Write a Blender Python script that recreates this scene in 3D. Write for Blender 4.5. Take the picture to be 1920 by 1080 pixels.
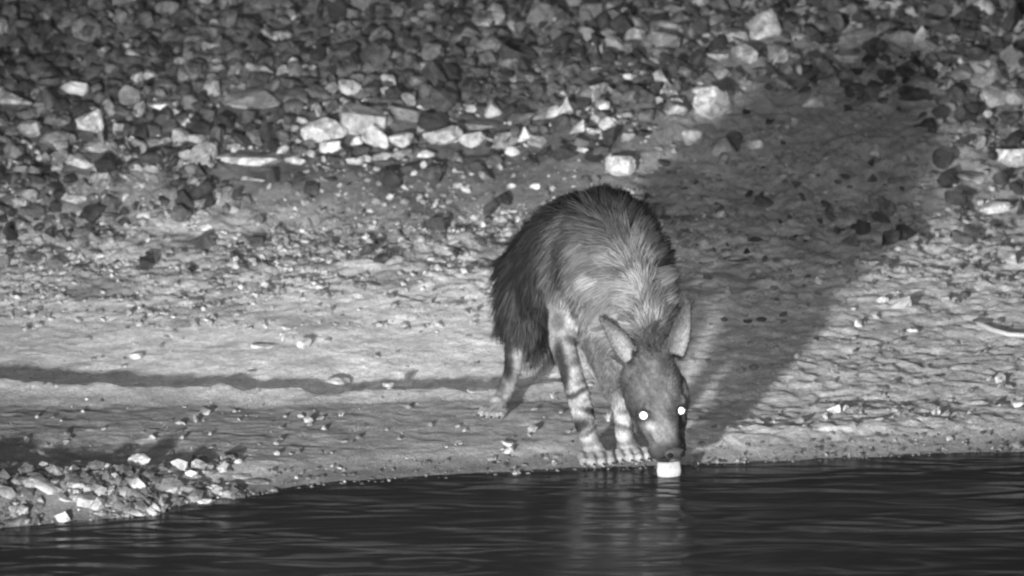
import bpy, bmesh, math, random
import numpy as np
from mathutils import Vector, Matrix, kdtree

for o in list(bpy.data.objects):
    bpy.data.objects.remove(o, do_unlink=True)
S = bpy.context.scene
COL = S.collection
R = math.radians
random.seed(11)
rng = np.random.default_rng(11)

# ------------------------------------------------------------------ camera
PITCH = R(13.0)
DIST = 20.0
SC = 700.0                                  # photograph pixels per metre at DIST
FWD = Vector((0, math.cos(PITCH), -math.sin(PITCH)))
UPV = Vector((0, math.sin(PITCH), math.cos(PITCH)))
AIM = UPV * (332 / SC)
CAM = AIM - FWD * DIST
cd = bpy.data.cameras.new('camera')
cam = bpy.data.objects.new('camera', cd)
COL.objects.link(cam)
cam.location = CAM
cam.rotation_euler = (math.pi / 2 - PITCH, 0, 0)
cd.sensor_width = 36
cd.lens = 36 * DIST * SC / 1920
cd.clip_start = 0.5
cd.clip_end = 600
cd.dof.use_dof = True
cd.dof.focus_distance = DIST + 0.1
cd.dof.aperture_fstop = 3.8
S.camera = cam

# ------------------------------------------------------------------ night sky and the two infrared floodlights
W = bpy.data.worlds.new('World')
S.world = W
W.use_nodes = True
nt = W.node_tree
nt.nodes.clear()
sky = nt.nodes.new('ShaderNodeTexSky')
sky.sky_type = 'NISHITA'
sky.sun_disc = False
sky.sun_elevation = R(8)
sky.sun_rotation = R(192)
bw = nt.nodes.new('ShaderNodeRGBToBW')
bg = nt.nodes.new('ShaderNodeBackground')
bg.inputs['Strength'].default_value = 0.006
out = nt.nodes.new('ShaderNodeOutputWorld')
nt.links.new(sky.outputs[0], bw.inputs[0])
nt.links.new(bw.outputs[0], bg.inputs[0])
nt.links.new(bg.outputs[0], out.inputs[0])


def spot(name, loc, target, power, size_deg, blend, radius):
    ld = bpy.data.lights.new(name, 'SPOT')
    ld.energy = power
    ld.spot_size = R(size_deg)
    ld.spot_blend = blend
    ld.shadow_soft_size = radius
    o = bpy.data.objects.new(name, ld)
    COL.objects.link(o)
    o.location = loc
    o.rotation_euler = (Vector(target) - Vector(loc)).to_track_quat('-Z', 'Y').to_euler()
    return o


# floodlight on the near bank, low and to the left: casts the long shadow
KEY_POS = Vector((-2.55, -8.5, 1.06))
spot('floodlight', KEY_POS, (-0.3, -0.8, 0.0), 26500, 38, 1.0, 0.20)
# illuminator next to the camera: the light the eyes throw back
spot('camera_illuminator', CAM + Vector((0.05, 0.1, 0.12)), (0.1, 1.2, 0.35), 39500, 13, 1.0, 0.12)

S.view_settings.view_transform = 'Standard'
S.view_settings.look = 'None'
S.view_settings.exposure = 0.0
S.view_settings.gamma = 1.0
S.render.engine = 'CYCLES'
S.cycles.filter_width = 2.3
S.render.resolution_x = 1024
S.render.resolution_y = 576


# ------------------------------------------------------------------ helpers
def ray(px, py):
    return FWD + Vector((1, 0, 0)) * ((px - 960) / SC / DIST) + UPV * ((540 - py) / SC / DIST)


def P(px, py, Y):
    """the world point at depth Y on the line of sight of a photograph pixel"""
    d = ray(px, py)
    return CAM + d * ((Y - CAM.y) / d.y)


def P0(px, py, z=0.0):
    d = ray(px, py)
    return CAM + d * ((z - CAM.z) / d.z)


def _hash(i, j, seed):
    h = (i.astype(np.int64) * 374761393 + j.astype(np.int64) * 668265263 + seed * 982451653) & 0xffffffff
    h = ((h ^ (h >> 13)) * 1274126177) & 0xffffffff
    return ((h ^ (h >> 16)) & 0xffff) / 65535.0


def vn(x, y, seed=0):
    xi = np.floor(x); yi = np.floor(y)
    fx = x - xi; fy = y - yi
    fx = fx * fx * (3 - 2 * fx); fy = fy * fy * (3 - 2 * fy)
    a = _hash(xi, yi, seed); b = _hash(xi + 1, yi, seed)
    c = _hash(xi, yi + 1, seed); d = _hash(xi + 1, yi + 1, seed)
    return (a + (b - a) * fx) * (1 - fy) + (c + (d - c) * fx) * fy - 0.5


def fbm(x, y, seed=0, octv=4, g=0.5):
    s = 0; a = 1.0
    for k in range(octv):
        s = s + a * vn(x * 2 ** k + 17.3 * k, y * 2 ** k - 9.1 * k, seed + k)
        a *= g
    return s


def sstep(a, b, x):
    t = np.clip((x - a) / (b - a), 0, 1)
    return t * t * (3 - 2 * t)


# shoreline, traced where the water meets the bank
_sh = [(-400, 1040), (0, 985), (140, 974), (280, 965), (350, 944), (480, 924), (640, 906), (860, 893), (1090, 879), (1300, 872),
       (1500, 862), (1700, 853), (1920, 845), (2300, 832)]
SHX = np.array([P0(a, b).x for a, b in _sh]); SHY = np.array([P0(a, b).y for a, b in _sh])


def ygrid(pts, z):
    q = [P0(a, b, z) for a, b in pts]
    return np.array([v.x for v in q]), np.array([v.y for v in q])


RX, RY = ygrid([(-300, 726), (0, 730), (160, 735), (320, 735), (450, 736), (600, 740), (760, 742), (900, 744), (1000, 738), (1120, 728), (1300, 715)], 0.035)
GX, GY = ygrid([(-300, 880), (0, 884), (150, 878), (260, 880), (340, 882), (480, 880)], 0.03)


def H(x, y):
    x = np.asarray(x, float); y = np.asarray(y, float)
    ys = np.interp(x, SHX, SHY) + 0.02 * vn(x * 6, x * 0 + 3, 5) + 0.008 * vn(x * 23, x * 0, 6)
    d = y - ys
    near = np.exp(-np.maximum(np.abs(x) - 2.5, 0)) * np.exp(-np.maximum(y - 5, 0) * 0.7)
    # under water
    h = np.where(d < 0, np.maximum(d * 0.22, -0.5), 0.0)
    # beach face up to the low berm
    h = h + 0.032 * sstep(0.0, 0.22, d) + 0.004 * sstep(0, 0.05, d)
    # hollow behind the berm on the left
    yr = np.interp(x, RX, RY) + 0.05 * vn(x * 4, x * 0, 21) + 0.035 * vn(x * 15, x * 0, 22) + 0.02 * vn(x * 50, x * 0, 23)
    lm = 1 - sstep(-0.05, 0.25, x)
    h = h - 0.066 * lm * sstep(0.0, 0.05, y - yr) * (1.05 + 0.5 * vn(x * 3, x * 0, 33) - 0.5 * sstep(-1.0, -0.1, x))
    h = h + 0.008 * lm * np.exp(-((y - yr + 0.02) / 0.05) ** 2)
    # plain, then the rubble slope
    h = h + 0.13 * np.maximum(y - 0.55, 0)
    foot = 2.0 + 0.12 * vn(x * 1.3, x * 0, 8)
    h = h + 0.24 * np.maximum(y - foot, 0) * sstep(0, 0.4, y - foot)
    top = np.maximum(y - 9.0, 0)
    h = h - 0.27 * top
    # gravel mound, left foreground
    yg = np.interp(x, GX, GY)
    gm = 1 - sstep(-1.0, -0.78, x)
    h = h + gm * 0.010 * sstep(0.0, 0.12, d) * (1 - sstep(0.0, 0.06, y - yg))
    h = h - gm * 0.012 * sstep(0.0, 0.05, y - yg) * (1 - sstep(0.15, 0.45, y - yg))
    # pond's other bank, behind everything in view
    h = np.where(y < -6.5, np.maximum(h, -0.5 + 0.6 * sstep(-6.6, -7.6, y) + 0.6 * sstep(-7.4, -9, y)), h)
    # relief
    up = sstep(0.02, 0.15, d)
    plain = sstep(0.35, 0.6, y)
    rough = sstep(1.15, 2.0, y)
    rightrough = sstep(0.35, 0.7, x)
    n = 0.020 * fbm(x * 1.6, y * 2.0, 41, 3)
    n = n + (0.0028 + 0.010 * rough + 0.004 * rightrough) * fbm(x * 15, y * 17, 42, 4, 0.65)
    n = n + rough * 0.022 * fbm(x * 5, y * 6, 43, 3)
    # shallow wind- and trample-cut steps running across the bank
    w = y * 13 + 3.0 * fbm(x * 2.6, y * 3.0, 44, 4, 0.6)
    stp = (w - np.floor(w))
    n = n + plain * (0.0010 + 0.0045 * rough + 0.0018 * rightrough) * np.maximum(0, 0.15 + 2.2 * fbm(x * 7, y * 9, 45, 2)) * (1 - stp) * sstep(0, .12, stp)
    n = n + 0.0058 * fbm(x * 34, y * 42, 46, 2) * (0.42 + rough + 0.6 * rightrough)
    h = h + near * n * (0.25 + 0.75 * up)
    return h


def hit(px, py):
    """where the line of sight of a pixel meets the ground"""
    d = ray(px, py)
    Y = np.linspace(-1.6, 8, 2400)
    t = (Y - CAM.y) / d.y
    X = CAM.x + d.x * t; Z = CAM.z + d.z * t
    g = H(X, Y)
    k = np.argmax(Z - g < 0)
    return Vector((X[k], Y[k], g[k]))


def mat(name):
    m = bpy.data.materials.new(name)
    m.use_nodes = True
    n = m.node_tree.nodes; l = m.node_tree.links
    b = n['Principled BSDF']
    b.inputs['Specular IOR Level'].default_value = 0.2
    b.inputs['Roughness'].default_value = 0.9
    return m, n, l, b


def node(n, typ, **kw):
    q = n.new(typ)
    for k, v in kw.items():
        if k in q.inputs:
            q.inputs[k].default_value = v
        else:
            setattr(q, k, v)
    return q


def mathn(n, l, op, a, b):
    q = n.new('ShaderNodeMath'); q.operation = op
    for i, v in enumerate((a, b)):
        if isinstance(v, (int, float)):
            q.inputs[i].default_value = v
        else:
            l.new(v, q.inputs[i])
    return q.outputs[0]


def maprange(n, l, v, a, b, c, d):
    q = n.new('ShaderNodeMapRange')
    l.new(v, q.inputs[0])
    for i, k in enumerate((a, b, c, d)):
        q.inputs[i + 1].default_value = k
    return q.outputs[0]


def noise(n, l, vec, scale, detail=4, rough=0.6, dist=0.0):
    q = n.new('ShaderNodeTexNoise')
    q.inputs['Scale'].default_value = scale
    q.inputs['Detail'].default_value = detail
    q.inputs['Roughness'].default_value = rough
    q.inputs['Distortion'].default_value = dist
    if vec is not None:
        l.new(vec, q.inputs['Vector'])
    return q.outputs[0]


def bump(n, l, b, height, strength, dist, prev=None):
    q = n.new('ShaderNodeBump')
    q.inputs['Strength'].default_value = strength
    q.inputs['Distance'].default_value = dist
    l.new(height, q.inputs['Height'])
    if prev is not None:
        l.new(prev, q.inputs['Normal'])
    l.new(q.outputs[0], b.inputs['Normal'])
    return q.outputs[0]


# soil
m_soil, n, l, b = mat('soil')
at = n.new('ShaderNodeAttribute'); at.attribute_name = 'tone'
tc = n.new('ShaderNodeTexCoord')
mp = n.new('ShaderNodeMapping'); mp.inputs['Scale'].default_value = (1, 1.0, 1); l.new(tc.outputs['Object'], mp.inputs[0])
v = mp.outputs[0]
n1 = maprange(n, l, noise(n, l, v, 14, 6, 0.65, 0.4), 0.3, 0.7, 0.72, 1.25)
n2 = maprange(n, l, noise(n, l, v, 90, 5, 0.7), 0.3, 0.7, 0.68, 1.3)
tone = mathn(n, l, 'MULTIPLY', mathn(n, l, 'MULTIPLY', at.outputs['Fac'], n1), n2)
l.new(tone, b.inputs['Base Color'])
bp = bump(n, l, b, noise(n, l, v, 110, 6, 0.75), 1.0, 0.013)
bump(n, l, b, noise(n, l, v, 420, 3, 0.6), 0.6, 0.002, bp)


def stone_mat(name, use_attr):
    m, n, l, b = mat(name)
    if use_attr:
        a = n.new('ShaderNodeAttribute'); a.attribute_name = 'tone'; base = a.outputs['Fac']
        g = n.new('ShaderNodeNewGeometry'); v = g.outputs['Position']
    else:
        oi = n.new('ShaderNodeObjectInfo')
        base = oi.outputs['Color']
        g = n.new('ShaderNodeNewGeometry'); v = g.outputs['Position']
    n1 = maprange(n, l, noise(n, l, v, 26, 5, 0.65, 0.8), 0.32, 0.68, 0.55, 1.25)
    n2 = maprange(n, l, noise(n, l, v, 130, 4, 0.7), 0.3, 0.7, 0.75, 1.2)
    # dark stains with edges of their own
    n3 = maprange(n, l, noise(n, l, v, 15, 3, 0.55, 1.5), 0.55, 0.62, 1.0, 0.55)
    n4 = maprange(n, l, noise(n, l, v, 9, 3, 0.6, 1.0), 0.35, 0.65, 0.6, 1.3)
    f = mathn(n, l, 'MULTIPLY', n4, mathn(n, l, 'MULTIPLY', mathn(n, l, 'MULTIPLY', n1, n2), n3))
    l.new(mathn(n, l, 'MULTIPLY', base, f), b.inputs['Base Color'])
    bp = bump(n, l, b, noise(n, l, v, 55, 6, 0.7, 0.5), 0.8, 0.012)
    return m


m_stone = stone_mat('stone', False)
m_gravel = stone_mat('gravel', True)

# water
m_water, n, l, b = mat('pond_water')
b.inputs['Base Color'].default_value = (0.009, 0.009, 0.009, 1)
b.inputs['Roughness'].default_value = 0.20
b.inputs['IOR'].default_value = 1.33
b.inputs['Specular IOR Level'].default_value = 0.26
tc = n.new('ShaderNodeTexCoord')
mp = n.new('ShaderNodeMapping'); mp.inputs['Scale'].default_value = (0.30, 1, 1); mp.inputs['Rotation'].default_value = (0, 0, R(-6)); l.new(tc.outputs['Object'], mp.inputs[0])
bump(n, l, b, mathn(n, l, 'MULTIPLY', noise(n, l, mp.outputs[0], 12, 1, 0.4, 1.0), maprange(n, l, noise(n, l, mp.outputs[0], 3.5, 2, 0.5, 0.5), 0.40, 0.62, 0.40, 1.5)), 0.60, 0.02)


def attr_mat(name, rough=0.8, spec=0.15, nscale=0, namp=0.0, bmp=0.0):
    m, n, l, b = mat(name)
    a = n.new('ShaderNodeAttribute'); a.attribute_name = 'tone'
    b.inputs['Roughness'].default_value = rough
    b.inputs['Specular IOR Level'].default_value = spec
    o = a.outputs['Fac']
    if nscale:
        g = n.new('ShaderNodeNewGeometry')
        q = maprange(n, l, noise(n, l, g.outputs['Position'], nscale, 4, 0.6), 0.3, 0.7, 1 - namp, 1 + namp)
        o = mathn(n, l, 'MULTIPLY', o, q)
        if bmp:
            bump(n, l, b, noise(n, l, g.outputs['Position'], nscale * 2.5, 4, 0.6), bmp, 0.004)
    l.new(o, b.inputs['Base Color'])
    return m


m_skin = attr_mat('hyena_short_hair', 0.8, 0.12, 90, 0.3, 0.6)
m_fur = attr_mat('hyena_long_fur', 0.65, 0.12)


def flat_mat(name, c, rough=0.6, spec=0.3):
    m, n, l, b = mat(name)
    g = n.new('ShaderNodeNewGeometry')
    q = maprange(n, l, noise(n, l, g.outputs['Position'], 160, 3, 0.6), 0.3, 0.7, c * 0.8, c * 1.2)
    l.new(q, b.inputs['Base Color'])
    b.inputs['Roughness'].default_value = rough
    b.inputs['Specular IOR Level'].default_value = spec
    return m


def link(o, parent=None):
    COL.objects.link(o)
    if parent is not None:
        o.parent = parent
    return o


def tag(o, label=None, cat=None, group=None, kind=None):
    if label: o['label'] = label
    if cat: o['category'] = cat
    if group: o['group'] = group
    if kind: o['kind'] = kind
    return o


def fast_mesh(name, verts, quads=None, tris=None, tone=None, smooth=True):
    me = bpy.data.meshes.new(name)
    verts = np.asarray(verts, np.float32)
    me.vertices.add(len(verts)); me.vertices.foreach_set('co', verts.ravel())
    loops = []; starts = []; tot = 0
    if quads is not None and len(quads):
        q = np.asarray(quads, np.int32); loops.append(q.ravel()); starts.append(np.arange(len(q)) * 4); tot = q.size
    if tris is not None and len(tris):
        q = np.asarray(tris, np.int32); loops.append(q.ravel()); starts.append(np.arange(len(q)) * 3 + tot)
    loops = np.concatenate(loops).astype(np.int32); starts = np.concatenate(starts).astype(np.int32)
    me.loops.add(len(loops)); me.loops.foreach_set('vertex_index', loops)
    me.polygons.add(len(starts)); me.polygons.foreach_set('loop_start', starts)
    me.update(calc_edges=True)
    me.polygons.foreach_set('use_smooth', np.full(len(starts), smooth, bool))
    if tone is not None:
        a = me.attributes.new('tone', 'FLOAT', 'POINT'); a.data.foreach_set('value', np.asarray(tone, np.float32))
    me.validate()
    return me


# ------------------------------------------------------------------ ground
def axis(lo, hi, step, far_lo, far_hi, g=1.35):
    c = list(np.arange(lo, hi + 1e-6, step))
    s = step; a = lo
    L = []
    while a > far_lo:
        s *= g; a -= s; L.append(max(a, far_lo))
    s = step; a = hi
    U = []
    while a < far_hi:
        s *= g; a += s; U.append(min(a, far_hi))
    return np.array(L[::-1] + c + U)


gx = axis(-1.75, 1.75, 0.0075, -120, 120)
gy = axis(-0.75, 3.7, 0.0068, -70, 160)
X, Y = np.meshgrid(gx, gy)
Z = H(X, Y)


def soil_tone(x, y, z):
    ys = np.interp(x, SHX, SHY)
    d = y - ys
    t = 0.275 + 0.065 * fbm(x * 2.2, y * 1.4, 61, 3)
    # darker, damp berm; wet edge
    yr = np.interp(x, RX, RY)
    t = t * (1 - 0.50 * (1 - sstep(-0.10, 0.06, y - yr)) * (1 - sstep(0.25, 0.6, x)))
    t = t * (0.50 + 0.50 * sstep(0.04, 0.22, d + 0.05 * fbm(x * 9, y * 9, 62, 3)))
    # broken, darker ground towards and in the rubble
    f = sstep(1.4, 2.45, y + 0.35 * fbm(x * 2.1, y * 3.0, 63, 3))
    t = t * (1 - (0.85 - 0.35 * sstep(.3, .7, x)) * f)  # less dark on the right: far shadow lifted through the soil colour
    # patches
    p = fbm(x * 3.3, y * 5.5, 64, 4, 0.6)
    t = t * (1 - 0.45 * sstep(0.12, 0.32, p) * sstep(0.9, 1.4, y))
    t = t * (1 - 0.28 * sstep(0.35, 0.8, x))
    fpx = hit(345, 604)
    t = t * (1 - 0.4 * sstep(1.3, .6, np.hypot((x - fpx.x) / .04, (y - fpx.y) / .03) + .5 * fbm(x * 30, y * 30, 67, 2)))
    pale = sstep(0.35, 0.55, fbm(x * 8, y * 12, 66, 3)) * (1 - sstep(0.3, 0.7, y))
    return np.clip(t * (1 + 0.7 * pale), 0.03, 0.6)


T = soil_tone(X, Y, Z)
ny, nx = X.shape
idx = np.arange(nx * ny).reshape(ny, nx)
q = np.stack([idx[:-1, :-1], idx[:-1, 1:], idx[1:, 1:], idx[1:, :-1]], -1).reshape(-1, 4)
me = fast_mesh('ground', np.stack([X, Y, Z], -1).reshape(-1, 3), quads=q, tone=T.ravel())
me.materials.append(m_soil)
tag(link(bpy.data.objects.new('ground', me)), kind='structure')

# ------------------------------------------------------------------ water
wx = axis(-1.8, 1.8, 0.014, -20, 20)
wy = axis(-1.6, 0.45, 0.006, -7.4, 0.6)
X, Y = np.meshgrid(wx, wy)
nr = np.exp(-np.maximum(np.abs(X) - 2.5, 0)) * np.exp(np.minimum(Y + 2.2, 0))
amp = sstep(0.0, 0.35, np.interp(X, SHX, SHY) - Y) * 0.75 + 0.25
Zw = (0.0060 * fbm(X * 1.2 + Y * 0.4, Y * 5 + 0.5 * X, 71, 1) + 0.0036 * fbm(X * 4.5 + Y * 2, Y * 12 + X * 1.6, 72, 2) * np.maximum(0, 0.3 + 2 * vn(X * 2, Y * 5, 73))) * amp * nr
# rings from the lapping tongue
tp = P0(1255, 897)
rr = np.hypot(X - tp.x, Y - tp.y)
Zw += 0.0007 * np.sin(rr * 2 * math.pi / 0.085) * np.exp(-rr * 3.5) * sstep(0, 0.04, rr)
ny, nx = X.shape
idx = np.arange(nx * ny).reshape(ny, nx)
q = np.stack([idx[:-1, :-1], idx[:-1, 1:], idx[1:, 1:], idx[1:, :-1]], -1).reshape(-1, 4)
me = fast_mesh('water', np.stack([X, Y, Zw], -1).reshape(-1, 3), quads=q)
me.materials.append(m_water)
tag(link(bpy.data.objects.new('water', me)), kind='structure')


# ------------------------------------------------------------------ stones
def stone_mesh(name, seed, kind):
    r = random.Random(seed)
    bm = bmesh.new()
    npt = {'round': 26, 'block': 12, 'slab': 15, 'point': 11, 'shard': 12}[kind]
    for k in range(npt):
        while True:
            p = Vector((r.uniform(-1, 1), r.uniform(-1, 1), r.uniform(-1, 1)))
            if 0.1 < p.length < 1: break
        p.normalize()
        if kind == 'block':
            p = Vector([math.copysign(abs(c) ** 0.55, c) for c in p]) * r.uniform(.8, 1)
        elif kind == 'slab':
            p = Vector((p.x, p.y, math.copysign(abs(p.z) ** 0.4, p.z)))
        elif kind == 'point':
            s = 1 - 0.62 * (p.z + 1) / 2
            p = Vector((p.x * s * 1.2, p.y * s * 1.2, p.z))
        elif kind == 'shard':
            p = Vector((p.x, p.y * 0.9, p.z * (1 - 0.55 * abs(p.x + 0.3))))
        bm.verts.new(p)
    res = bmesh.ops.convex_hull(bm, input=bm.verts)
    junk = [g for g in res['geom_interior'] + res['geom_unused'] if isinstance(g, bmesh.types.BMVert)]
    if junk:
        bmesh.ops.delete(bm, geom=list(set(junk)), context='VERTS')
    if kind != 'tiny':
        bmesh.ops.bevel(bm, geom=list(bm.edges), offset=0.075, offset_type='OFFSET', segments=1, affect='EDGES', clamp_overlap=True)
        bmesh.ops.remove_doubles(bm, verts=bm.verts, dist=0.02)
    bmesh.ops.triangulate(bm, faces=bm.faces)
    long = [e for e in bm.edges if e.calc_length() > 0.5]
    bmesh.ops.subdivide_edges(bm, edges=long, cuts=1)
    bmesh.ops.triangulate(bm, faces=bm.faces)
    for v in bm.verts:
        v.co *= 1 + r.uniform(-0.05, 0.05)
    co = [v.co for v in bm.verts]
    for ax in range(3):
        lo = min(c[ax] for c in co); hi = max(c[ax] for c in co)
        for v in bm.verts:
            v.co[ax] = (v.co[ax] - lo) / (hi - lo) - 0.5
    me = bpy.data.meshes.new(name)
    bm.to_mesh(me); bm.free()
    me.polygons.foreach_set('use_smooth', np.zeros(len(me.polygons), bool))
    me.materials.append(m_stone)
    return me


STONE_GAIN = 0.80
KINDS = ['round', 'block', 'slab', 'point', 'shard']
TPL = {k: [stone_mesh('stone_' + k, 100 * i + j, k) for j in range(5)] for i, k in enumerate(KINDS)}


def put_stone(px, py, w, h, tone, kind, tilt=0.0, label=None, group=None, variant=None, sink=0.14, depth=0.8, name='stone'):
    g = hit(px, py + h / 2 * 0.85)
    if py > 845:
        sink = -0.02; tone *= 0.58
        if kind == 'slab': kind = 'round'
    if py < 345: w *= 1.14; h *= 1.16
    s = SC * DIST / (g - CAM).dot(FWD)
    wm = w / s; dm = wm * depth
    hm = max((h / s - 0.2 * dm), 0.4 * h / s) * (1 + sink)
    me = TPL[kind][random.randrange(5) if variant is None else variant]
    o = link(bpy.data.objects.new(name, me))
    o.scale = (wm, dm, hm)
    o.rotation_euler = (random.uniform(-.1, .1), R(tilt), random.choice([0, math.pi]) + random.uniform(-.35, .35) * (0.5 if w > 1.6 * h else 1))
    o.location = (g.x, g.y + dm * 0.35, g.z + hm * (0.5 - sink))
    tone *= STONE_GAIN
    o.color = (tone, tone, tone, 1)
    tag(o, label, 'stone', group)
    return o, g, wm, dm


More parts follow.
